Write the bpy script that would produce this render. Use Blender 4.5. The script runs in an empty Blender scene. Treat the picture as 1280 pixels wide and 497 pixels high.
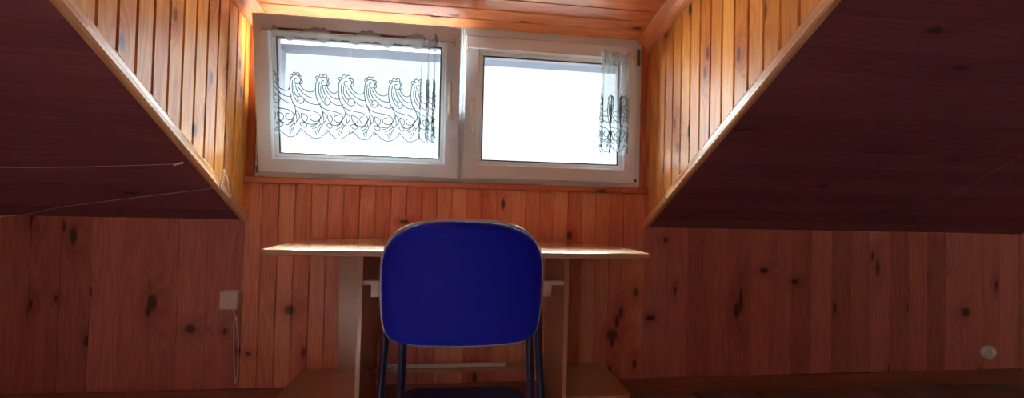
import bpy, bmesh, math, random
from mathutils import Vector, Matrix
random.seed(7)
C = bpy.context.scene
COL = C.collection

# ---------------------------------------------------------------- camera
CAM = Vector((-0.0037, -2.1079, 0.9082)); YAW, PITCH, ROLL, FPX = 0.1250, 0.0197, 0.0236, 550.0
def ray(a, b):
    c, s = math.cos(ROLL), math.sin(ROLL); x = c*a+s*b; z = -(-s*a+c*b)
    c, s = math.cos(PITCH), math.sin(PITCH); q2 = c*z+s; q1 = -s*z+c
    c, s = math.cos(YAW), math.sin(YAW); return Vector((c*x+s*q1, -s*x+c*q1, q2))
fwd = ray(0, 0).normalized(); rt = (ray(1, 0)-ray(0, 0)).normalized(); up = (ray(0, -1)-ray(0, 0)).normalized()
cd = bpy.data.cameras.new('camera'); cam = bpy.data.objects.new('camera', cd); COL.objects.link(cam)
m = Matrix.Identity(4)
for i in range(3):
    m[i][0] = rt[i]; m[i][1] = up[i]; m[i][2] = -fwd[i]; m[i][3] = CAM[i]
cam.matrix_world = m
cd.sensor_width = 36; cd.lens = FPX/1280*36; cd.clip_start = 0.02
C.camera = cam

# ---------------------------------------------------------------- world, light, exposure
W = bpy.data.worlds.new('sky'); C.world = W; W.use_nodes = True
nt = W.node_tree; nt.nodes.clear()
tc = nt.nodes.new('ShaderNodeTexCoord'); sx = nt.nodes.new('ShaderNodeSeparateXYZ')
rp = nt.nodes.new('ShaderNodeValToRGB'); bgn = nt.nodes.new('ShaderNodeBackground'); wo = nt.nodes.new('ShaderNodeOutputWorld')
mr = nt.nodes.new('ShaderNodeMapRange'); mr.inputs[1].default_value = -1; mr.inputs[2].default_value = 1
nt.links.new(tc.outputs['Generated'], sx.inputs[0]); nt.links.new(sx.outputs[2], mr.inputs[0])
nt.links.new(mr.outputs[0], rp.inputs[0]); nt.links.new(rp.outputs[0], bgn.inputs[0]); nt.links.new(bgn.outputs[0], wo.inputs[0])
e = rp.color_ramp.elements
e[0].position = 0.485; e[0].color = (0.95, 0.93, 0.90, 1)
e[1].position = 0.51; e[1].color = (0.78, 0.92, 1.0, 1)
# overcast sky: pale near the horizon ahead, boosted out of view overhead and to both sides to light the dormer
SKY_BASE, SKY_HIGH, SKY_SIDE, LOW_GLOW = 0.95, 135.0, 30.0, 3.0
def wmath(op, a, b_):
    x = nt.nodes.new('ShaderNodeMath'); x.operation = op
    for i, v in enumerate((a, b_)):
        if isinstance(v, (int, float)): x.inputs[i].default_value = v
        else: nt.links.new(v, x.inputs[i])
    return x.outputs[0]
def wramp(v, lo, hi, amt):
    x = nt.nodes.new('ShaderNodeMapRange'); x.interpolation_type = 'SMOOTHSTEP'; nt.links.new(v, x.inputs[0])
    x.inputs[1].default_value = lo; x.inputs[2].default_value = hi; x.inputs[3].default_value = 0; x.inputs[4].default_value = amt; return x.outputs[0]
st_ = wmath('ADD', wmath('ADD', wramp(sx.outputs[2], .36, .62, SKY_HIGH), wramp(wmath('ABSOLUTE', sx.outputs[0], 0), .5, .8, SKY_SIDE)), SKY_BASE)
st_ = wmath('ADD', st_, wramp(sx.outputs[2], -.03, -.25, LOW_GLOW))      # added glow from below, out of view, to light the dormer ceiling
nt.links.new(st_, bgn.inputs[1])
C.view_settings.view_transform = 'Standard'; C.view_settings.look = 'None'
C.view_settings.gamma = 1; C.view_settings.use_curve_mapping = False
C.view_settings.exposure = 0.9

# ---------------------------------------------------------------- helpers
def srgb(r, g, b):
    f = lambda v: (v/12.92 if v <= 0.04045 else ((v+0.055)/1.055)**2.4)
    return (f(r/255), f(g/255), f(b/255), 1)

class MB:
    def __init__(s): s.v = []; s.f = []; s.uv = []; s.pl = []
    def face(s, pts, uv=None, pl=0.5):
        n = len(s.v); s.v += [tuple(p) for p in pts]; s.f.append(tuple(range(n, n+len(pts))))
        s.uv.append(uv or [(p[0], p[2]) for p in pts]); s.pl.append(pl)
    def mesh(s, vs, fs, pl=0.5, ax=(0, 2)):
        n = len(s.v); s.v += [tuple(p) for p in vs]
        for f in fs:
            s.f.append(tuple(i+n for i in f)); s.uv.append([(vs[i][ax[0]], vs[i][ax[1]]) for i in f]); s.pl.append(pl)
    def box(s, x0, x1, y0, y1, z0, z1, pl=0.5, ax=(2, 0)):
        v = [(x, y, z) for z in (z0, z1) for y in (y0, y1) for x in (x0, x1)]
        s.mesh(v, [(0, 2, 3, 1), (4, 5, 7, 6), (0, 1, 5, 4), (2, 6, 7, 3), (0, 4, 6, 2), (1, 3, 7, 5)], pl, ax)
    def tube(s, pts, r, sides=10, cap=True):
        P = [Vector(p) for p in pts]; n = len(P); vs = []; nrm = None
        for i in range(n):
            t = (P[min(i+1, n-1)]-P[max(i-1, 0)]).normalized()
            if nrm is None:
                a = Vector((0, 0, 1)) if abs(t.z) < .9 else Vector((1, 0, 0)); nrm = t.cross(a).normalized()
            else:
                q = nrm - t*nrm.dot(t); nrm = q.normalized() if q.length > 1e-6 else nrm
            b = t.cross(nrm); rr = r[i] if isinstance(r, (list, tuple)) else r
            for k in range(sides):
                a = 2*math.pi*k/sides; vs.append(P[i]+(nrm*math.cos(a)+b*math.sin(a))*rr)
        fs = [(i*sides+k, i*sides+(k+1) % sides, (i+1)*sides+(k+1) % sides, (i+1)*sides+k) for i in range(n-1) for k in range(sides)]
        if cap: fs += [tuple(range(sides))[::-1], tuple((n-1)*sides+k for k in range(sides))]
        s.mesh(vs, fs)
    def build(s, name, mat, parent=None, bevel=0, smooth=False, seg=2, loc=None):
        me = bpy.data.meshes.new(name); me.from_pydata(s.v, [], s.f)
        ul = me.uv_layers.new(name='UVMap'); k = 0
        for f in s.uv:
            for c in f: ul.data[k].uv = c; k += 1
        at = me.attributes.new('plank', 'FLOAT', 'FACE')
        for i, p in enumerate(s.pl): at.data[i].value = p
        bm = bmesh.new(); bm.from_mesh(me); bmesh.ops.remove_doubles(bm, verts=bm.verts, dist=1e-6)
        if not getattr(s, 'open', False): bmesh.ops.recalc_face_normals(bm, faces=bm.faces)
        bm.to_mesh(me); bm.free()
        me.materials.append(mat); o = bpy.data.objects.new(name, me); COL.objects.link(o)
        if smooth:
            for p in me.polygons: p.use_smooth = True
        if bevel:
            b = o.modifiers.new('bevel', 'BEVEL'); b.width = bevel; b.segments = seg; b.limit_method = 'ANGLE'; b.angle_limit = math.radians(40)
        if parent: o.parent = parent
        return o

def empty(name, loc=(0, 0, 0)):
    o = bpy.data.objects.new(name, None); o.empty_display_size = .05; COL.objects.link(o); o.location = loc; return o
def child(o, parent):           # parent an object modelled in world coordinates under an empty that sits elsewhere
    o.parent = parent; o.matrix_parent_inverse = Matrix.Translation(-parent.location); return o
def tag(o, label=None, cat=None, group=None, kind=None):
    if label: o['label'] = label
    if cat: o['category'] = cat
    if group: o['group'] = group
    if kind: o['kind'] = kind
    return o
def struct(o): o['kind'] = 'structure'; return o
def smooth_pts(pts, n=6):
    P = [Vector(p) for p in pts]; out = []
    for i in range(len(P)-1):
        p0 = P[max(i-1, 0)]; p1 = P[i]; p2 = P[i+1]; p3 = P[min(i+2, len(P)-1)]
        for k in range(n):
            t = k/n
            out.append(0.5*((2*p1)+(-p0+p2)*t+(2*p0-5*p1+4*p2-p3)*t*t+(-p0+3*p1-3*p2+p3)*t**3))
    out.append(P[-1]); return out

# ---------------------------------------------------------------- materials
XLW, XRW = -.945, .94
def newmat(name):
    mt = bpy.data.materials.new(name); mt.use_nodes = True; n = mt.node_tree; return mt, n, n.nodes['Principled BSDF']
def plain(name, col, rough=.5, metal=0, coat=0, spec=.5, bump=0, bscale=300):
    mt, n, b = newmat(name)
    b.inputs['Roughness'].default_value = rough; b.inputs['Metallic'].default_value = metal
    b.inputs['Coat Weight'].default_value = coat; b.inputs['Specular IOR Level'].default_value = spec
    tx = n.nodes.new('ShaderNodeTexCoord'); no = n.nodes.new('ShaderNodeTexNoise'); no.inputs['Scale'].default_value = 9
    no.inputs['Detail'].default_value = 4
    n.links.new(tx.outputs['Object'], no.inputs['Vector'])
    mx = n.nodes.new('ShaderNodeMix'); mx.data_type = 'RGBA'
    mx.inputs[6].default_value = [c*.93 for c in col[:3]]+[1]; mx.inputs[7].default_value = [min(1, c*1.05) for c in col[:3]]+[1]
    n.links.new(no.outputs[0], mx.inputs[0]); n.links.new(mx.outputs[2], b.inputs['Base Color'])
    if bump:
        n2 = n.nodes.new('ShaderNodeTexNoise'); n2.inputs['Scale'].default_value = bscale
        n.links.new(tx.outputs['Object'], n2.inputs['Vector'])
        bp = n.nodes.new('ShaderNodeBump'); bp.inputs['Strength'].default_value = bump; bp.inputs['Distance'].default_value = .002
        n.links.new(n2.outputs[0], bp.inputs['Height']); n.links.new(bp.outputs[0], b.inputs['Normal'])
    return mt

def wood(name, dark, light, rough=.33, coat=.35, knots=(), rnd=.28, auto=.72, var=.35, spec=.5):
    """varnished pine: uv = (across the plank, along the plank) in metres, attribute plank = one random per board"""
    mt, n, b = newmat(name); L = n.links.new
    def N(t, **k):
        x = n.nodes.new(t)
        for a, v in k.items(): setattr(x, a, v)
        return x
    def M(op, a, b_=None, c=None):
        x = N('ShaderNodeMath', operation=op)
        for i, v in enumerate((a, b_, c)):
            if v is None: continue
            if isinstance(v, (int, float)): x.inputs[i].default_value = v
            else: L(v, x.inputs[i])
        return x.outputs[0]
    uv = N('ShaderNodeUVMap'); uv.uv_map = 'UVMap'
    at = N('ShaderNodeAttribute'); at.attribute_name = 'plank'; pl = at.outputs['Fac']
    sp = N('ShaderNodeSeparateXYZ'); L(uv.outputs[0], sp.inputs[0]); u, v = sp.outputs[0], sp.outputs[1]
    # knots: voronoi cells in plank space, only some cells carry one
    cv = N('ShaderNodeCombineXYZ'); L(M('MULTIPLY', u, 9.0), cv.inputs[0]); L(M('MULTIPLY_ADD', v, 3.6, M('MULTIPLY', pl, 31.0)), cv.inputs[1]); L(M('MULTIPLY', pl, 17.0), cv.inputs[2])
    vo = N('ShaderNodeTexVoronoi', voronoi_dimensions='2D'); vo.inputs['Scale'].default_value = 1.0; L(cv.outputs[0], vo.inputs['Vector'])
    sc = N('ShaderNodeSeparateColor'); L(vo.outputs['Color'], sc.inputs[0])
    has = M('GREATER_THAN', sc.outputs[0], auto)
    d = vo.outputs['Distance']
    mrk = N('ShaderNodeMapRange', interpolation_type='SMOOTHSTEP'); L(d, mrk.inputs[0]); mrk.inputs[1].default_value = .13; mrk.inputs[2].default_value = .05; mrk.inputs[3].default_value = 0; mrk.inputs[4].default_value = 1
    mask = M('MULTIPLY', mrk.outputs[0], has)
    mrw = N('ShaderNodeMapRange', interpolation_type='SMOOTHSTEP'); L(d, mrw.inputs[0]); mrw.inputs[1].default_value = .5; mrw.inputs[2].default_value = .05
    warp = M('MULTIPLY', mrw.outputs[0], has)
    for (kx, kz, rx, rz) in knots:
        dx = M('DIVIDE', M('SUBTRACT', u, kx), rx); dz = M('DIVIDE', M('SUBTRACT', v, kz), rz)
        dd = M('SQRT', M('ADD', M('MULTIPLY', dx, dx), M('MULTIPLY', dz, dz)))
        r_ = N('ShaderNodeMapRange', interpolation_type='SMOOTHSTEP'); L(dd, r_.inputs[0]); r_.inputs[1].default_value = 1.25; r_.inputs[2].default_value = .55
        mask = M('MAXIMUM', mask, r_.outputs[0])
        r2 = N('ShaderNodeMapRange', interpolation_type='SMOOTHSTEP'); L(dd, r2.inputs[0]); r2.inputs[1].default_value = 4.5; r2.inputs[2].default_value = .6
        warp = M('MAXIMUM', warp, r2.outputs[0])
    # grain: stretched noise rings
    gv = N('ShaderNodeCombineXYZ'); L(M('MULTIPLY_ADD', u, 14.0, M('MULTIPLY', warp, .9)), gv.inputs[0]); L(M('MULTIPLY', v, .9), gv.inputs[1]); L(M('MULTIPLY', pl, 60.0), gv.inputs[2])
    no = N('ShaderNodeTexNoise'); no.inputs['Scale'].default_value = 1.0; no.inputs['Detail'].default_value = 3.0; L(gv.outputs[0], no.inputs['Vector'])
    wv = M('FRACT', M('MULTIPLY', no.outputs[0], 11.0))
    ring = M('ABSOLUTE', M('SUBTRACT', wv, .5))
    fv = N('ShaderNodeCombineXYZ'); L(M('MULTIPLY', u, 260.0), fv.inputs[0]); L(M('MULTIPLY', v, 7.0), fv.inputs[1]); L(M('MULTIPLY', pl, 9.0), fv.inputs[2])
    nf = N('ShaderNodeTexNoise'); nf.inputs['Scale'].default_value = 1.0; L(fv.outputs[0], nf.inputs['Vector'])
    t = M('ADD', M('MULTIPLY', ring, var*1.3), M('MULTIPLY', nf.outputs[0], .3))
    t = M('ADD', t, M('MULTIPLY', pl, rnd*1.6)); t = M('ADD', t, M('MULTIPLY', no.outputs[0], .35))
    t = M('SUBTRACT', t, M('MULTIPLY', warp, .22))
    cr = N('ShaderNodeValToRGB'); L(t, cr.inputs[0]); e = cr.color_ramp.elements
    e[0].position = .25; e[0].color = dark; e[1].position = .95; e[1].color = light
    mx = N('ShaderNodeMix', data_type='RGBA'); L(M('MULTIPLY', mask, .9), mx.inputs[0]); L(cr.outputs[0], mx.inputs[6])
    mx.inputs[7].default_value = (dark[0]*.16, dark[1]*.12, dark[2]*.2, 1)
    L(mx.outputs[2], b.inputs['Base Color'])
    b.inputs['Roughness'].default_value = rough; b.inputs['Coat Weight'].default_value = coat
    b.inputs['Coat Roughness'].default_value = .18; b.inputs['Specular IOR Level'].default_value = spec
    bp = N('ShaderNodeBump'); bp.inputs['Strength'].default_value = .25; bp.inputs['Distance'].default_value = .0015
    L(M('ADD', nf.outputs[0], M('MULTIPLY', no.outputs[0], 3)), bp.inputs['Height']); L(bp.outputs[0], b.inputs['Normal'])
    L(bp.outputs[0], b.inputs['Coat Normal'])
    return mt

PD, PLt = srgb(150, 72, 34), srgb(232, 150, 82)
KN = [(-1.310, .457, .016, .030), (-1.325, .42, .010, .02), (-1.152, .341, .020, .017), (-.740, .423, .020, .018), (-.951, .243, .011, .011),
      (-.910, .228, .009, .009), (-1.01, .33, .008, .012), (.550, .779, .011, .020), (-1.628, .742, .012, .03), (-1.685, .476, .007, .01), (1.588, .613, .022, .012),
      (1.762, .555, .016, .013), (1.439, .411, .016, .034), (1.46, .46, .009, .05), (2.251, .629, .010, .04), (.819, .402, .009, .026), (.775, .292, .024, .022), (.80, .36, .010, .03),
      (.896, .50, .012, .018), (.973, .374, .022, .013), (.894, .145, .010, .020), (2.80, .39, .024, .022), (-.246, .830, .018, .008), (1.047, .763, .010, .012), (1.10, .51, .007, .02)]
KB = [(a_, b_, c_*1.25, d_*1.3) for a_, b_, c_, d_ in KN]
pine_front_lit = wood('varnished_pine_front_lit', srgb(218, 106, 74), srgb(255, 182, 132), knots=[k_ for k_ in KB if XLW < k_[0] < XRW], auto=.86, rnd=.3, rough=.42, coat=.15)  # knee-wall pine made paler: light under the window put into the colour
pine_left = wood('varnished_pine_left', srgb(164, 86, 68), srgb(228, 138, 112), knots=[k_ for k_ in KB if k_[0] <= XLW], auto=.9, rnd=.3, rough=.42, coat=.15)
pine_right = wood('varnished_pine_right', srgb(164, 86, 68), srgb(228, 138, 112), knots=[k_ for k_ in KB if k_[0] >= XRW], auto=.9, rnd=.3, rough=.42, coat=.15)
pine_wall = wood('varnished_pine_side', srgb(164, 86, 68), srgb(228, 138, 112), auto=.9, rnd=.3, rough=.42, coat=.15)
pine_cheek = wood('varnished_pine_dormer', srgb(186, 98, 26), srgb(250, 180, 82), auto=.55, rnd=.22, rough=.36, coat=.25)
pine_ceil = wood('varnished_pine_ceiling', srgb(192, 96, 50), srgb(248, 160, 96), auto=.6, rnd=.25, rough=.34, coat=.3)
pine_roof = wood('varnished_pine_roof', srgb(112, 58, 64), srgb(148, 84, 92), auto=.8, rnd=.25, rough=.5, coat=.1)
pine_trim = wood('pine_trim', srgb(222, 160, 110), srgb(246, 206, 158), auto=.95, rnd=.1, rough=.25, coat=.5)
pine_sill = wood('pine_sill', srgb(178, 88, 52), srgb(222, 132, 84), auto=.95, rnd=.1, rough=.4, coat=.2)
floor_m = wood('floor_boards', srgb(118, 94, 86), srgb(164, 134, 122), auto=.8, rough=.35, coat=.2)
desk_m = wood('beech_laminate', srgb(200, 150, 108), srgb(226, 184, 140), auto=2, rnd=.05, var=.12, rough=.22, coat=.6)
plaster = plain('painted_plaster', srgb(200, 190, 175), .8)
pvc = plain('white_pvc', srgb(236, 246, 250), .28, coat=.3)
gasket_m = plain('black_rubber', srgb(40, 40, 46), .6)
metal_m = plain('grey_hinge_metal', srgb(110, 100, 95), .4, metal=.8)
white_pl = plain('white_plastic', srgb(235, 230, 215), .4)
cream_pl = plain('cream_socket_plastic', srgb(250, 238, 218), .45)
chair_shell = plain('blue_plastic_shell', srgb(1, 20, 186), .6, coat=.0, spec=.3, bump=.15, bscale=500)
chair_fab = plain('navy_fabric', srgb(24, 30, 84), .9, bump=.5, bscale=900)
chair_tube = plain('dark_blue_tube', srgb(14, 20, 56), .35, coat=.3)
eave_m = plain('weathered_eave', srgb(26, 36, 54), .9)
string_m = plain('white_string', srgb(235, 228, 215), .8)
rod_m = plain('brown_rod', srgb(120, 70, 52), .5)
thread_m = plain('lace_thread', srgb(110, 118, 126), .9)

thread_backlit = plain('backlit_lace_thread', srgb(60, 66, 74), .9)  # darker copy of the lace thread: its backlit shade put into the colour
def sheer(name, fac):
    mt, n, b = newmat(name); n.nodes.remove(b); out = n.nodes['Material Output']
    tr = n.nodes.new('ShaderNodeBsdfTransparent'); tl = n.nodes.new('ShaderNodeBsdfTranslucent'); df = n.nodes.new('ShaderNodeBsdfDiffuse')
    tl.inputs[0].default_value = (.20, .23, .24, 1); df.inputs[0].default_value = (.86, .90, .90, 1)
    a = n.nodes.new('ShaderNodeMixShader'); a.inputs[0].default_value = .6; n.links.new(tl.outputs[0], a.inputs[1]); n.links.new(df.outputs[0], a.inputs[2])
    uvn = n.nodes.new('ShaderNodeTexCoord'); no = n.nodes.new('ShaderNodeTexNoise'); no.inputs['Scale'].default_value = 60; n.links.new(uvn.outputs['Object'], no.inputs['Vector'])
    mr = n.nodes.new('ShaderNodeMapRange'); mr.inputs[3].default_value = fac-.06; mr.inputs[4].default_value = fac+.06; n.links.new(no.outputs[0], mr.inputs[0])
    x = n.nodes.new('ShaderNodeMixShader'); n.links.new(mr.outputs[0], x.inputs[0]); n.links.new(tr.outputs[0], x.inputs[1]); n.links.new(a.outputs[0], x.inputs[2])
    n.links.new(x.outputs[0], out.inputs[0]); return mt
voile_flat = sheer('sheer_voile', .30); voile_thick = sheer('gathered_voile', .46); voile_head = sheer('doubled_voile', .62)
def glassmat():
    mt, n, b = newmat('window_glass'); n.nodes.remove(b); out = n.nodes['Material Output']
    tr = n.nodes.new('ShaderNodeBsdfTransparent'); gl = n.nodes.new('ShaderNodeBsdfGlossy'); gl.inputs['Roughness'].default_value = .02
    tr.inputs[0].default_value = (.95, .98, .98, 1)
    fr = n.nodes.new('ShaderNodeFresnel'); fr.inputs[0].default_value = 1.35
    x = n.nodes.new('ShaderNodeMixShader'); n.links.new(fr.outputs[0], x.inputs[0]); n.links.new(tr.outputs[0], x.inputs[1]); n.links.new(gl.outputs[0], x.inputs[2])
    n.links.new(x.outputs[0], out.inputs[0]); return mt
glass = glassmat()

# ---------------------------------------------------------------- the room
XL, XR = -.942, .934            # dormer cheeks
TAN, ZK = .5664, .8254          # main roof slope
CZ, CA = 1.762, .189            # dormer ceiling height at window, rise per metre into the room
DJ = (CZ-ZK)/(TAN-CA)           # where dormer ceiling meets roof slope
RX0, RX1, RY1 = -2.6, 3.16, -4.4
ZF = 2.42; YF = (ZF-ZK)/TAN     # flat top ceiling
def planks(mb, O, U, V, Nn, u0, u1, w, lo, hi, g=.0042, d=.006, first=0.0, swap=1.0, _=0):
    O, U, V, Nn = Vector(O), Vector(U), Vector(V), Vector(Nn); a = u0-first
    while a < u1-1e-4:
        b = a+w; A = max(a, u0); B = min(b, u1)
        if B-A > .004:
            r = random.random(); off = random.uniform(0, 3) if swap else 0
            us = [A, min(A+g, B), max(B-g, A), B]; dp = [-d if abs(A-a) < 1e-6 and A > u0+1e-6 else 0, 0, 0, -d if abs(B-b) < 1e-6 and B < u1-1e-6 else 0]
            for k in range(3):
                if us[k+1]-us[k] < 1e-5: continue
                q = []
                uvs = []
                for (uu, dd, vv) in ((us[k], dp[k], lo(us[k])), (us[k+1], dp[k+1], lo(us[k+1])), (us[k+1], dp[k+1], hi(us[k+1])), (us[k], dp[k], hi(us[k]))):
                    q.append(O+U*uu+V*vv+Nn*dd); uvs.append((uu, vv+off))
                mb.face(q, uvs, r)
        a = b
# front wall: knee walls either side and the strip of narrow boards under the window
zkl = lambda x: .821+(XL-x)*.017
zkr = lambda x: .832-(x-XR)*.020
mb = MB(); mb.open = True
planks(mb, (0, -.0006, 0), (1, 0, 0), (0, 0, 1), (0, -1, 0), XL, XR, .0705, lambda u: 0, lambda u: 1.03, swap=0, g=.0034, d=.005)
struct(mb.build('wall_front', pine_front_lit))
mb = MB(); mb.open = True
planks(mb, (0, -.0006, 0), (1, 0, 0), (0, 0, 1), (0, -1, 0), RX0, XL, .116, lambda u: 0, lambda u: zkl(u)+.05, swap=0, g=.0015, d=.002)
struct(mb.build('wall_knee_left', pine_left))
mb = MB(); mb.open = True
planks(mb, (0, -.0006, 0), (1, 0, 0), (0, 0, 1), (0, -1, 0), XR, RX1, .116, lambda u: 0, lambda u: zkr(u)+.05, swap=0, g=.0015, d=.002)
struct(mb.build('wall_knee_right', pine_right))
# dormer cheeks
for side, X, nx in (('left', XL, 1), ('right', XR, -1)):
    mb = MB(); mb.open = True
    planks(mb, (X, 0, 0), (0, -1, 0), (0, 0, 1), (nx, 0, 0), 0, DJ, .0725, lambda u: ZK+TAN*u, lambda u: CZ+CA*u, first=.02, g=.0058, d=.011)
    struct(mb.build('wall_dormer_'+side, pine_cheek))
# dormer ceiling
mb = MB(); mb.open = True
L_ = math.sqrt(1+CA*CA)
planks(mb, (0, 0, CZ), (0, -1/L_, CA/L_), (1, 0, 0), (0, -CA/L_, -1/L_), 0, DJ*L_, .078, lambda u: XL, lambda u: XR, g=.004, d=.008)
struct(mb.build('ceiling_dormer', pine_ceil))
# main roof slope either side of the dormer and above it
S_ = math.sqrt(1+TAN*TAN); sU = (0, -1/S_, TAN/S_); sN = (0, -TAN/S_, -1/S_)
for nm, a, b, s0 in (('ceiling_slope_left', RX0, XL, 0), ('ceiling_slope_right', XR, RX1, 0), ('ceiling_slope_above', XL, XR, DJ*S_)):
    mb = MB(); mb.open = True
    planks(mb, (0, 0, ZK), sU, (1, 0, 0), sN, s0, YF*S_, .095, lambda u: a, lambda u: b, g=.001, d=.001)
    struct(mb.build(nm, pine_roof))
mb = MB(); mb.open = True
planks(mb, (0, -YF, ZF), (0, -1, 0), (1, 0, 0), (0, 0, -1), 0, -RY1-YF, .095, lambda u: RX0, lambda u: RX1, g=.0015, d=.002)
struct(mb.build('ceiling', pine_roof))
mb = MB(); mb.open = True
planks(mb, (0, 0, .0006), (1, 0, 0), (0, 1, 0), (0, 0, 1), RX0, RX1, .14, lambda u: RY1, lambda u: 0, g=.001, d=.001)
struct(mb.build('floor', floor_m))
def sidewall(name, X, nx):
    mb = MB(); mb.open = True
    def top(u): return min(ZK+TAN*u, ZF)
    planks(mb, (X, 0, 0), (0, -1, 0), (0, 0, 1), (nx, 0, 0), 0, YF, .116, lambda u: 0, top, g=.002, d=.003)
    planks(mb, (X, 0, 0), (0, -1, 0), (0, 0, 1), (nx, 0, 0), YF, -RY1, .116, lambda u: 0, top, g=.002, d=.003)
    return struct(mb.build(name, pine_wall))
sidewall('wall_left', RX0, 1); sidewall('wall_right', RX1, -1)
# rear wall with an added unseen opening that lets dim fill light in behind the camera
mb = MB(); wx0, wx1, wz0, wz1 = -1.5, -.9, 1.2, 1.9
for (a, b, z0, z1) in ((RX0, wx0, 0, ZF), (wx1, RX1, 0, ZF), (wx0, wx1, 0, wz0), (wx0, wx1, wz1, ZF)):
    mb.box(a, b, RY1-.12, RY1, z0, z1)
struct(mb.build('wall_rear', plaster))

# baseboard
mb = MB(); mb.box(RX0, RX1, -.014, 0, 0, .078, ax=(2, 0)); struct(mb.build('baseboard_front', wood('baseboard_pine', srgb(140, 76, 54), srgb(176, 104, 76), auto=2, rough=.5, coat=.1), bevel=.004))

mb = MB(); mb.box(XL-.02, XR+.02, .001, .06, 1.767, 1.90); mb.box(XL-.2, XR+.2, .062, .20, 1.652, 1.90); struct(mb.build('wall_lintel', eave_m))  # outer box added low to block light through the tilted sash gap
mb = MB(); mb.box(XL+.02, XR-.02, .037, .060, 1.652, 1.766); struct(mb.build('trim_20', pvc))  # added rail behind the sashes, narrows the light coming through the tilted one
for k, (a, b) in enumerate(((XL-.3, -.868), (.862, XR+.3))):
    mb = MB(); mb.box(a, b, .062, .20, .70, 1.712); struct(mb.build('wall_outer_'+('left', 'right')[k], eave_m))  # outer jambs added to block oblique sky light at the window sides
tile_m = plain('roof_tiles', srgb(54, 48, 46), .8)
mb = MB(); mb.open = True
for i in range(12):                         # tiled roof falling away outside below the window, course by course
    ya, yb = .14+i*.3, .14+(i+1)*.3; za, zb = .99-(ya-.14)*TAN, .99-(yb-.14)*TAN
    mb.mesh([(-5, ya, za), (5, ya, za), (5, yb, zb+.02), (-5, yb, zb+.02), (5, yb, zb), (-5, yb, zb)], [(0, 1, 2, 3), (3, 2, 4, 5)], ax=(0, 1))
struct(mb.build('roof', tile_m))
# ---- trims
def sweep(mb, prof, A, B, X2, Z2):          # extrude a closed 2D profile from A to B
    A, B, X2, Z2 = Vector(A), Vector(B), Vector(X2), Vector(Z2); n = len(prof)
    vs = [A+X2*p+Z2*q for p, q in prof]+[B+X2*p+Z2*q for p, q in prof]
    Ld = (B-A).length
    k = len(mb.v); mb.v += [tuple(v) for v in vs]
    for i in range(n):
        j = (i+1) % n; mb.f.append((k+i, k+j, k+n+j, k+n+i)); mb.uv.append([(i*.01, 0), (i*.01+.01, 0), (i*.01+.01, Ld), (i*.01, Ld)]); mb.pl.append(.6)
    mb.f.append(tuple(k+i for i in range(n))); mb.uv.append([(0, 0)]*n); mb.pl.append(.6)
    mb.f.append(tuple(k+n+i for i in range(n))[::-1]); mb.uv.append([(0, 0)]*n); mb.pl.append(.6)
n_tr = 1
sl = Vector((0, -1, TAN)).normalized(); sn = Vector((0, -TAN, -1)).normalized()  # along slope / out of slope into the room
for X, sgn in ((XL, 1), (XR, -1)):
    mb = MB()
    # rounded bead moulding wrapped over the corner of cheek and slope
    prof = [(-.012*sgn, 0), (-.012*sgn, .008), (0, .011), (.008*sgn, .011), (.014*sgn, .006), (.014*sgn, -.004), (.010*sgn, -.010), (.012*sgn, -.022), (.009*sgn, -.030), (0, -.031), (0, 0)]
    base = Vector((X, 0, ZK)); sweep(mb, prof, base+sl*.0, base+sl*(DJ*S_-.02), (1, 0, 0), sn)
    struct(mb.build('trim_%d' % n_tr, pine_trim)); n_tr += 1
    # crown moulding under the dormer ceiling
    mb = MB(); cl = Vector((0, -1, CA)).normalized(); cn = Vector((0, -CA, -1)).normalized()
    pr = [(0, 0), (.062*sgn, 0), (.060*sgn, .008), (.048*sgn, .014), (.030*sgn, .026), (.016*sgn, .046), (.012*sgn, .064), (0, .068)]
    cb = Vector((X, 0, CZ)); sweep(mb, pr, cb, cb+cl*(DJ*1.015), (1, 0, 0), cn)
    struct(mb.build('trim_%d' % n_tr, pine_ceil, bevel=.002)); n_tr += 1
    # upright board between window frame and cheek
    mb = MB(); xa, xb = sorted((X, X+sgn*.032)); mb.box(xa, xb, -.010, .06, 1.022, 1.768, ax=(0, 2)); struct(mb.build('trim_%d' % n_tr, pine_sill, bevel=.003)); n_tr += 1
mb = MB(); mb.box(XL-.012, XR+.004, -.034, .06, .992, 1.020, ax=(2, 0)); struct(mb.build('trim_%d' % n_tr, pine_sill, bevel=.006, seg=3)); n_tr += 1

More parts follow.
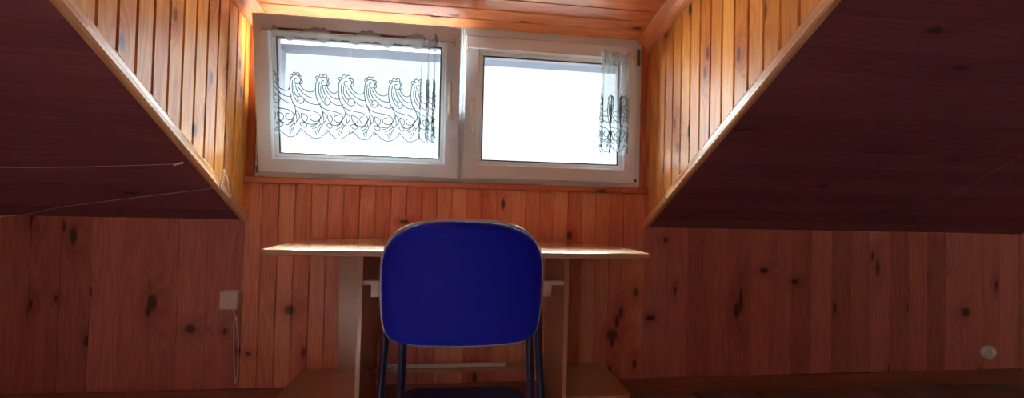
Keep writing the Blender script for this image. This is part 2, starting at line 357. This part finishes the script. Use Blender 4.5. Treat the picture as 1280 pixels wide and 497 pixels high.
# ---------------------------------------------------------------- windows
def ring(mb, x0, x1, z0, z1, prof):
    n = len(prof); vs = []
    for (cx, cz, sx_, sz_) in ((x0, z0, 1, 1), (x1, z0, -1, 1), (x1, z1, -1, -1), (x0, z1, 1, -1)):
        for (i, y) in prof: vs.append((cx+sx_*i, y, cz+sz_*i))
    fs = [(c*n+k, c*n+(k+1) % n, ((c+1) % 4)*n+(k+1) % n, ((c+1) % 4)*n+k) for c in range(4) for k in range(n)]
    mb.mesh(vs, fs)
SP = [(0, .035), (0, -.020), (.004, -.025), (.062, -.025), (.067, -.020), (.071, -.013), (.074, -.013), (.088, -.002), (.088, .035)]
FP = [(0, .06), (0, .0), (.003, -.004), (.046, -.004), (.046, .06)]
def window(idx, x0, x1, fx0, fx1, zt, tilt, hside):
    w = empty('window_%d' % idx, ((x0+x1)/2, 0, 1.02)); struct(w)
    mb = MB(); ring(mb, fx0, fx1, 1.020, 1.766, FP); child(mb.build('window_frame', pvc, bevel=0), w)
    z0 = 1.043; piv = empty_loc = Vector(((x0+x1)/2, 0, z0))
    hw = (x1-x0)/2; H = zt-z0
    mb = MB(); ring(mb, -hw, hw, 0, H, SP)
    s = mb.build('sash', pvc); s.location = piv-w.location; s.rotation_euler = (tilt, 0, 0); s.parent = w
    mb = MB(); ring(mb, -hw, hw, 0, H, [(.0865, -.0035), (.0925, -.003), (.0925, .034), (.0865, .034)]); mb.build('gasket', gasket_m, s)
    mb = MB(); mb.box(-hw+.084, hw-.084, .004, .010, .084, H-.084); mb.build('glass_pane', glass, s)
    # handle
    hx = hside*(hw-.042); hz = (1.345 if tilt else 1.39)-z0
    mb = MB(); mb.box(hx-.014, hx+.014, -.034, -.024, hz-.034, hz+.034)
    d = 1 if tilt else -1
    mb.box(hx-.008, hx+.008, -.052, -.034, hz-.010, hz+.010)
    mb.tube([(hx, -.050, hz-d*.006), (hx, -.053, hz+d*.02), (hx, -.056, hz+d*.08), (hx, -.056, hz+d*.128)], [.0085, .0095, .0085, .0075], 10)
    mb.build('window_handle', white_pl, s, bevel=.003)
    # hinges
    hx = -hside*hw
    mb = MB()
    if idx == 2: mb.box(hx-.007, hx+.007, -.036, -.018, H-.095, H-.015); mb.box(hx-.012, hx+.002, -.030, -.022, .006, .02)
    else: mb.box(hx-.006, hx+.004, -.032, -.012, .0, .03); mb.box(hx-.004, hx+.002, -.02, .02, .03, .075)
    mb.build('hinge', metal_m, s, bevel=.002)
    return w, s
TILT = math.radians(9.5)
window(1, -.886, -.002, -.909, .010, 1.722, TILT, 1)
window(2, .020, .874, .010, .902, 1.722, 0, -1)

# eave outside, seen through the top of the panes
mb = MB(); nE = 90
for i in range(nE):
    xa = -2.2+i*.05; xb = xa+.05
    za = 1.772-.022*(xa+1.0)+.004*math.sin(i*1.7); 
    za = 1.762-.018*xa
    prof = [(xa, za), (xa+.0125, za+.006), (xa+.025, za+.009), (xa+.0375, za+.006), (xb, za)]
    vs = [(x, .50, z) for x, z in prof]+[(x, .30, z+.10) for x, z in prof]
    mb.mesh(vs, [(k, k+1, k+6, k+5) for k in range(4)], ax=(0, 1))
    vs = [(xa, .50, za), (xb, .50, za), (xb, .50, za+.06), (xa, .50, za+.06), (xa, .06, za+.28), (xb, .06, za+.28)]
mb.box(-2.2, 2.3, .06, .50, 1.85, 1.88)
mb.open = True
struct(mb.build('trim_%d' % n_tr, eave_m)); n_tr += 1

# ---------------------------------------------------------------- curtains
MOT = [  # paisley motif strokes, px of the lace close-up (x along, y down); pitch 122
 [(78, 150), (80, 118), (90, 96), (108, 86), (128, 90), (138, 106), (134, 124), (118, 130), (106, 120), (108, 106), (120, 104)],
 [(84, 100), (78, 90), (86, 82), (94, 86), (98, 74), (110, 72), (114, 80), (124, 72), (134, 80), (132, 88), (144, 92), (144, 104), (138, 108), (148, 116), (142, 128), (134, 126)],
 [(78, 150), (82, 190), (96, 225), (118, 246), (150, 256), (190, 262), (216, 276), (222, 296), (206, 312), (186, 310), (176, 296), (182, 282), (196, 280)],
 [(96, 112), (92, 140), (96, 175), (110, 206), (132, 228), (150, 222), (152, 202), (140, 192), (126, 198), (124, 212), (134, 216)],
 [(104, 130), (102, 160), (112, 186), (124, 196)],
 [(112, 134), (120, 165), (136, 188)],
 [(124, 140), (140, 165), (160, 185), (190, 196), (212, 192)],
 [(134, 128), (146, 150), (166, 164), (186, 164), (200, 150)],
 [(152, 205), (178, 222), (204, 228), (226, 222)],
 [(98, 230), (112, 262), (106, 290), (96, 310), (106, 330), (118, 318), (116, 290), (112, 262)],
 [(112, 262), (130, 280), (132, 300), (120, 318)],
 [(140, 276), (160, 284), (168, 300), (156, 318), (142, 300), (140, 276)],
 [(134, 330), (150, 322), (166, 336), (152, 348), (134, 330)],
 [(150, 318), (176, 330), (206, 322), (222, 300)],
 [(176, 340), (196, 334), (214, 318)],
 [(186, 350), (206, 344), (226, 322)],
 [(214, 372), (220, 350), (232, 330)],
 [(196, 360), (204, 376), (208, 384)], [(210, 352), (206, 366)],
 [(128, 372), (150, 366), (168, 384), (190, 398), (214, 398), (236, 386), (250, 372)],
 [(128, 366), (138, 356), (150, 366)],
]
def curtain(vm, tm, ztop, y0, path, W_, label, name_rod, header, sway=0):
    """path(s)->(X,Y) plan curve of the cloth, s in metres of cloth"""
    H = ztop-1.186
    t = empty('lace_curtain', (path(0)[0], y0, ztop)); tag(t, label, 'curtain')
    ns, nz = int(W_/.006), 26
    def P(s, z, off=0):
        X, Y = path(s, (ztop-z)/H); return Vector((X, Y+off, z))
    def scal(s): return 1.182+.013*abs(math.sin(math.pi*(s/.1035+.35)))
    mb = MB(); mb.open = True; vs = []
    for i in range(ns+1):
        s = W_*i/ns; zt = ztop+header(s)
        for k in range(nz+1): vs.append(P(s, zt+(scal(s)-zt)*k/nz))
    fs = [(i*(nz+1)+k, (i+1)*(nz+1)+k, (i+1)*(nz+1)+k+1, i*(nz+1)+k+1) for i in range(ns) for k in range(nz)]
    mb.mesh(vs, fs); child(mb.build('voile', vm, smooth=True), t)
    mb = MB(); mb.open = True; vs = []
    for i in range(ns+1):
        s = W_*i/ns; zt = ztop+header(s); zb = ztop-.034+.012*math.sin(s*70)*math.sin(s*23)
        for k in range(5): vs.append(P(s, zt+(zb-zt)*k/4, -.0012-.003*math.sin(math.pi*k/4)))
    mb.mesh(vs, [(i*5+k, (i+1)*5+k, (i+1)*5+k+1, i*5+k+1) for i in range(ns) for k in range(4)]); child(mb.build('header_ruffle', voile_head, smooth=True), t)
    mb = MB(); k = 0.1035/122
    j = -1
    while j*.1035 < W_:
        for st in MOT:
            pp = smooth_pts([(x, y, 0) for x, y in st], 4); run = []
            for q in pp:
                s = j*.1035+q.x*k; z = 1.449-(q.y-85)*.00084
                if 0 <= s <= W_: run.append(P(s, z, -.0015))
                else:
                    if len(run) > 2: mb.tube(run, .0018, 4)
                    run = []
            if len(run) > 2: mb.tube(run, .0018, 4)
        j += 1
    child(mb.build('lace_embroidery', tm), t)
    mb = MB(); pts = [P(W_*i/ns, ztop-.034+.012*math.sin(W_*i/ns*70)*math.sin(W_*i/ns*23), -.001) for i in range(ns+1)]
    mb.tube(pts, .0009, 4); pts = [P(W_*i/ns, ztop+header(W_*i/ns), -.001) for i in range(ns+1)]; mb.tube(pts, .0009, 4)
    child(mb.build('header_stitching', thread_m), t)
    return t
def pathL(s, d=0):
    y = -.146-.004*math.sin(s*24)-.003*math.sin(s*61+1)
    if s < .625: X = -.795+s+.004*math.sin(s*40); X += .020*d*(1-s/.625)
    else:
        q = (s-.625)/.235; X = -.170+.068*q-.012*math.sin(q*2*math.pi*2.5)*(.6+.4*d); y -= .016*math.sin(q*math.pi*5)
    return X, y
def pathR(s, d=0):
    q = s/.62; X = .672+.150*q+.012*math.sin(q*2*math.pi*3.5)*(.5+.5*d)-.012*d; y = -.062-.013*math.sin(q*2*math.pi*3.5+1.2)-.006*math.sin(q*31)
    return X, y
def hdL(s):
    v = math.sin(29.4*(s-.02)); return .019*abs(v)**.5+.003*math.sin(s*160) if v < 0 else -.008*min(1, v*3)
hdR = lambda s: .012+.008*math.sin(s*60)
curtain(voile_flat, thread_m, 1.640, -.146, pathL, .86, 'wide sheer white lace curtain spread over the tilted left window', 1, hdL)
curtain(voile_thick, thread_backlit, 1.655, -.062, pathR, .62, 'narrow sheer lace curtain bunched at the right end of the right window', 2, hdR)

def rod(x0, x1, z, y, ysash, label, brown):
    t = empty('curtain_rod', (x0, y, z)); tag(t, label, 'curtain rod')
    mb = MB(); mb.tube([(x0, y, z), (x1, y, z)], .0035, 8); child(mb.build('rod', white_pl, smooth=True), t)
    if brown:
        mb = MB(); mb.box(x0+.045, x1-.13, y-.002, y+.002, z-.003, z+.013); child(mb.build('rod_tape', rod_m, bevel=.001), t); t.children[-1]['label'] = 'brown flat strip along the rod'
    for x in (x0, x1):
        mb = MB(); mb.tube(smooth_pts([(x, ysash, z+.012), (x, y-.004, z+.012), (x, y-.010, z), (x, y-.004, z-.012), (x, y+.003, z-.008)], 4), .0032, 8)
        mb.box(x-.009, x+.009, ysash-.001, ysash+.003, z-.014, z+.022)
        child(mb.build('bracket', white_pl, smooth=False, bevel=.001), t)
rod(-.846, -.030, 1.640, -.134, -.118, 'thin curtain rod on the tilted left window sash', True)
rod(.030, .846, 1.650, -.060, -.027, 'thin white curtain rod on the closed right window sash', False)

# ---------------------------------------------------------------- desk
D = empty('desk', (.033, -.29, 0)); tag(D, 'light beech desk with open side shelves under the dormer window', 'desk')
def prism(mb, pts, z0, z1):
    n = len(pts); vs = [(x, y, z0) for x, y in pts]+[(x, y, z1) for x, y in pts]
    mb.mesh(vs, [(i, (i+1) % n, n+(i+1) % n, n+i) for i in range(n)]+[tuple(range(n))[::-1], tuple(range(n, 2*n))], ax=(1, 0))
def rrect(x0, x1, y0, y1, r, corners=(1, 1, 1, 1), k=6):
    out = []
    for c, (cx, cy, a0) in zip(corners, ((x0, y0, 180), (x1, y0, 270), (x1, y1, 0), (x0, y1, 90))):
        if not c: out.append((cx, cy)); continue
        ox = cx+(r if cx == x0 else -r); oy = cy+(r if cy == y0 else -r)
        for i in range(k+1):
            a = math.radians(a0+90*i/k); out.append((ox+r*math.cos(a), oy+r*math.sin(a)))
    return out
mb = MB(); prism(mb, rrect(-.652, .716, -.546, -.012, .012, (1, 1, 0, 0)), .728, .750); child(mb.build('desktop', desk_m, bevel=.004, seg=3), D)
for x0, x1 in ((-.366, -.348), (.432, .450)):
    mb = MB(); mb.box(x0, x1, -.384, -.016, 0, .728, ax=(1, 2)); child(mb.build('side_panel', desk_m, bevel=.0015), D)
mb = MB(); prism(mb, rrect(-.672, -.366, -.392, -.016, .03, (1, 0, 0, 0)), .142, .162); child(mb.build('low_shelf', desk_m, bevel=.003), D)
mb = MB(); prism(mb, rrect(.450, .722, -.388, -.016, .03, (0, 1, 0, 0)), .142, .162); child(mb.build('low_shelf', desk_m, bevel=.003), D)
for x0, x1 in ((-.66, -.64), (.69, .71)):
    mb = MB(); mb.box(x0, x1, -.36, -.03, 0, .142, ax=(1, 2)); child(mb.build('shelf_support', desk_m, bevel=.002), D)
mb = MB(); mb.box(-.348, .432, -.070, -.016, .153, .169, ax=(1, 0)); child(mb.build('back_rail', desk_m, bevel=.002), D)
mb = MB(); mb.box(-.519, -.366, -.034, -.016, .162, .728, ax=(0, 2)); child(mb.build('back_stile', desk_m, bevel=.0015), D)
for sgn, xa, xb in ((1, -.348, -.288), (-1, .432, .352)):
    mb = MB(); th = .015
    pr = [(xa, .617), (xb, .617), (xb, .556), (xb-sgn*.030, .556), (xb-sgn*.030, .602), (xa, .602)]
    n = 6; vs = [(x, -.375, z) for x, z in pr]+[(x, -.345, z) for x, z in pr]
    mb.mesh(vs, [(i, (i+1) % n, n+(i+1) % n, n+i) for i in range(n)]+[(0, 1, 4, 5), (1, 2, 3, 4), (6+5, 6+4, 6+1, 6+0), (6+4, 6+3, 6+2, 6+1)])
    child(mb.build('tray_bracket', cream_pl, bevel=.001), D)
# white strip lying on the rear rail
mb = MB(); A, B = Vector((-.31, -.048, .177)), Vector((.242, -.048, .177))
sweep(mb, [(-.007, -.008), (.007, -.008), (.007, .005), (.004, .008), (-.004, .008), (-.007, .005)], A, B, (0, 1, 0), (0, 0, 1))
tag(mb.build('plastic_strip', white_pl), 'white plastic strip lying on the rear rail under the desk', 'plastic strip')

# ---------------------------------------------------------------- chair (turned to the desk, its back towards us)
CXc, CY = .017, -1.095
ch = empty('desk_chair', (CXc, CY+.16, 0)); tag(ch, 'dark blue padded chair pushed up to the desk with its back turned', 'chair')
def outline(k=72):
    hw, zb, zt = .190, .585, .8735; pts = []
    for i in range(k):
        a = 2*math.pi*i/k; c, s_ = math.cos(a), math.sin(a)
        ex = 3.0 if s_ > 0 else 9.0
        r = (abs(c)**ex+abs(s_)**ex)**(-1/ex); x = hw*r*c; z = (zt-zb)/2*r*s_
        if s_ < 0: x *= 1-.05*min(1, (abs(z)/((zt-zb)/2)))**2
        pts.append((x, z))
    return pts, (zb+zt)/2
def backpad(mb, rings, thin=1.0):
    pts, zc = outline(); k = len(pts); vs = []
    for (f, y) in rings:
        for (x, z) in pts:
            xx, zz = x*f, z*f; vs.append((CXc+xx, CY+y+1.1*xx*xx-.10*(zz), zc+zz))
    fs = [(r*k+i, r*k+(i+1) % k, (r+1)*k+(i+1) % k, (r+1)*k+i) for r in range(len(rings)-1) for i in range(k)]
    fs += [tuple(range(k)), tuple((len(rings)-1)*k+i for i in range(k))]
    mb.mesh(vs, fs)
mb = MB(); backpad(mb, [(.25, -.013), (.6, -.0125), (.85, -.011), (.94, -.008), (.98, -.003), (1.0, .005), (1.0, .012), (.97, .014), (.3, .013)])
child(mb.build('back_shell', chair_shell, smooth=True), ch)
mb = MB(); backpad(mb, [(.3, .0135), (.965, .0135), (.985, .020), (.975, .032), (.93, .041), (.8, .046), (.3, .047)])
child(mb.build('back_cushion', chair_fab, smooth=True), ch)
mb = MB(); pts, zc = outline(); ring_ = [(CXc+x*.998, CY+.020+1.1*x*x-.10*z, zc+z*1.004) for x, z in pts]
mb.tube(ring_+ring_[:1], .0068, 8, cap=False)
child(mb.build('edge_highlight', plain('pale_edge_highlight', srgb(206, 214, 230), .25, coat=.5), smooth=True), ch)  # pale added tube: window light on the back's rim put into the colour
mb = MB()
def seatpad(mb, hx, y0, y1, rings):
    pts = rrect(-hx, hx, y0, y1, .06); cx, cy = 0, (y0+y1)/2; k = len(pts); vs = []
    for f, z in rings:
        for x, y in pts: vs.append((CXc+.006+x*f, cy+(y-cy)*f, z))
    fs = [(r*k+i, r*k+(i+1) % k, (r+1)*k+(i+1) % k, (r+1)*k+i) for r in range(len(rings)-1) for i in range(k)]
    fs += [tuple(range(k)), tuple((len(rings)-1)*k+i for i in range(k))]
    mb.mesh(vs, fs)
seatpad(mb, .185, CY+.015, CY+.345, [(.9, .327), (.98, .331), (1, .343), (.99, .355), (.95, .362), (.8, .366), (.3, .367)])
child(mb.build('seat', chair_fab, smooth=True), ch)
for x, xf in ((-.120, -.125), (.181, .181)):
    mb = MB()
    P_ = [(x, CY+.058, .72), (x, CY+.056, .62), (x, CY+.030, .50), (x, CY+.004, .38), (x, CY+.03, .318), (xf, CY+.12, .315), (xf, CY+.26, .315), (xf, CY+.32, .27), (xf, CY+.34, .12), (xf, CY+.345, .005)]
    mb.tube(smooth_pts(P_, 6), .0098, 12); child(mb.build('front_leg', chair_tube, smooth=True), ch)
for x in (-.164, .206):
    mb = MB(); P_ = [(x, CY+.075, .66), (x, CY+.066, .58), (x, CY+.015, .44), (x, CY-.015, .25), (x, CY-.06, .005)]
    mb.tube(smooth_pts(P_, 6), .0095, 12); child(mb.build('rear_leg', chair_tube, smooth=True), ch)
for yy in (.10, .27):
    mb = MB(); mb.tube([(-.122, CY+yy, .318), (.181, CY+yy, .318)], .008, 8); child(mb.build('seat_rail', chair_tube), ch)

# ---------------------------------------------------------------- small things
so = empty('wall_socket', (-.976, -.001, .475)); tag(so, 'small cream box socket on the wall left of the desk', 'socket')
mb = MB(); mb.box(-1.016, -.940, -.046, 0, .434, .514); child(mb.build('socket_box', cream_pl, bevel=.006, seg=3), so)
mb = MB()
for dx in (-.008, .010):
    pts = [(-.965, -.03, .436), (-.958, -.034, .415), (-.950+dx*.3, -.03, .395), (-.958+dx*.6, -.024, .375), (-.956+dx, -.02, .33), (-.954+dx, -.018, .24), (-.950+dx*.7, -.018, .15), (-.949, -.020, .104)]
    mb.tube(smooth_pts(pts, 5), .0026, 8)
tag(mb.build('cord', cream_pl, smooth=True), 'looped cream cord hanging below the small box socket', 'cord')
s2 = empty('round_socket', (2.94, -.001, .172)); tag(s2, 'faint round pale socket low on the dark wall at far right', 'socket')
mb = MB(); vs = []
for r, y in ((.045, 0), (.045, -.012), (.040, -.018), (.026, -.018), (.024, -.010), (.004, -.010)):
    vs += [(2.94+r*math.cos(a*math.pi/14), y, .172+.8*r*math.sin(a*math.pi/14)) for a in range(28)]
mb.mesh(vs, [(q*28+i, q*28+(i+1) % 28, (q+1)*28+(i+1) % 28, (q+1)*28+i) for q in range(5) for i in range(28)]+[tuple(range(5*28, 6*28))])
child(mb.build('socket_plate', white_pl, smooth=False), s2)
# washing lines under the slope
def zsl(y): return ZK-TAN*y
def line(name, pts, r, label, cat):
    mb = MB(); mb.tube(smooth_pts(pts, 8), r, 6); return tag(mb.build(name, string_m, smooth=True), label, cat)
line('thread', [(RX0, -.30, zsl(-.30)-.014), (-1.9, -.335, zsl(-.335)-.016), (-1.4, -.358, zsl(-.358)-.014), (-.99, -.386, zsl(-.386)-.006)], .0009, 'upper thin string stretched along the dark left slope', 'string')
line('thread', [(RX0+.01, -.03, .80), (-1.9, -.012, .820), (-1.574, -.102, .872), (-.937, -.268, .957)], .0008, 'lower thin string running up to the white loop', 'string')
line('thread', [(2.248, -.256, zsl(-.256)-.012), (2.24, -.45, zsl(-.45)-.016), (2.239, -.66, zsl(-.66)-.008)], .0004, 'faint thin string on the dark right slope', 'string')
line('knotted_end', [(-1.02, -.38, zsl(-.38)-.008), (-1.0, -.383, zsl(-.383)-.003), (-.985, -.392, zsl(-.392)-.006)], .003, 'small white knot ending the upper left string', 'knot')
line('string_loop', [(-.924, -.262, .955), (-.918, -.25, 1.0), (-.922, -.238, 1.031), (-.914, -.224, .99), (-.915, -.210, .955), (-.910, -.200, .930), (-.916, -.196, .922)], .0032, 'white string loop tied to the moulding left of the window', 'string')
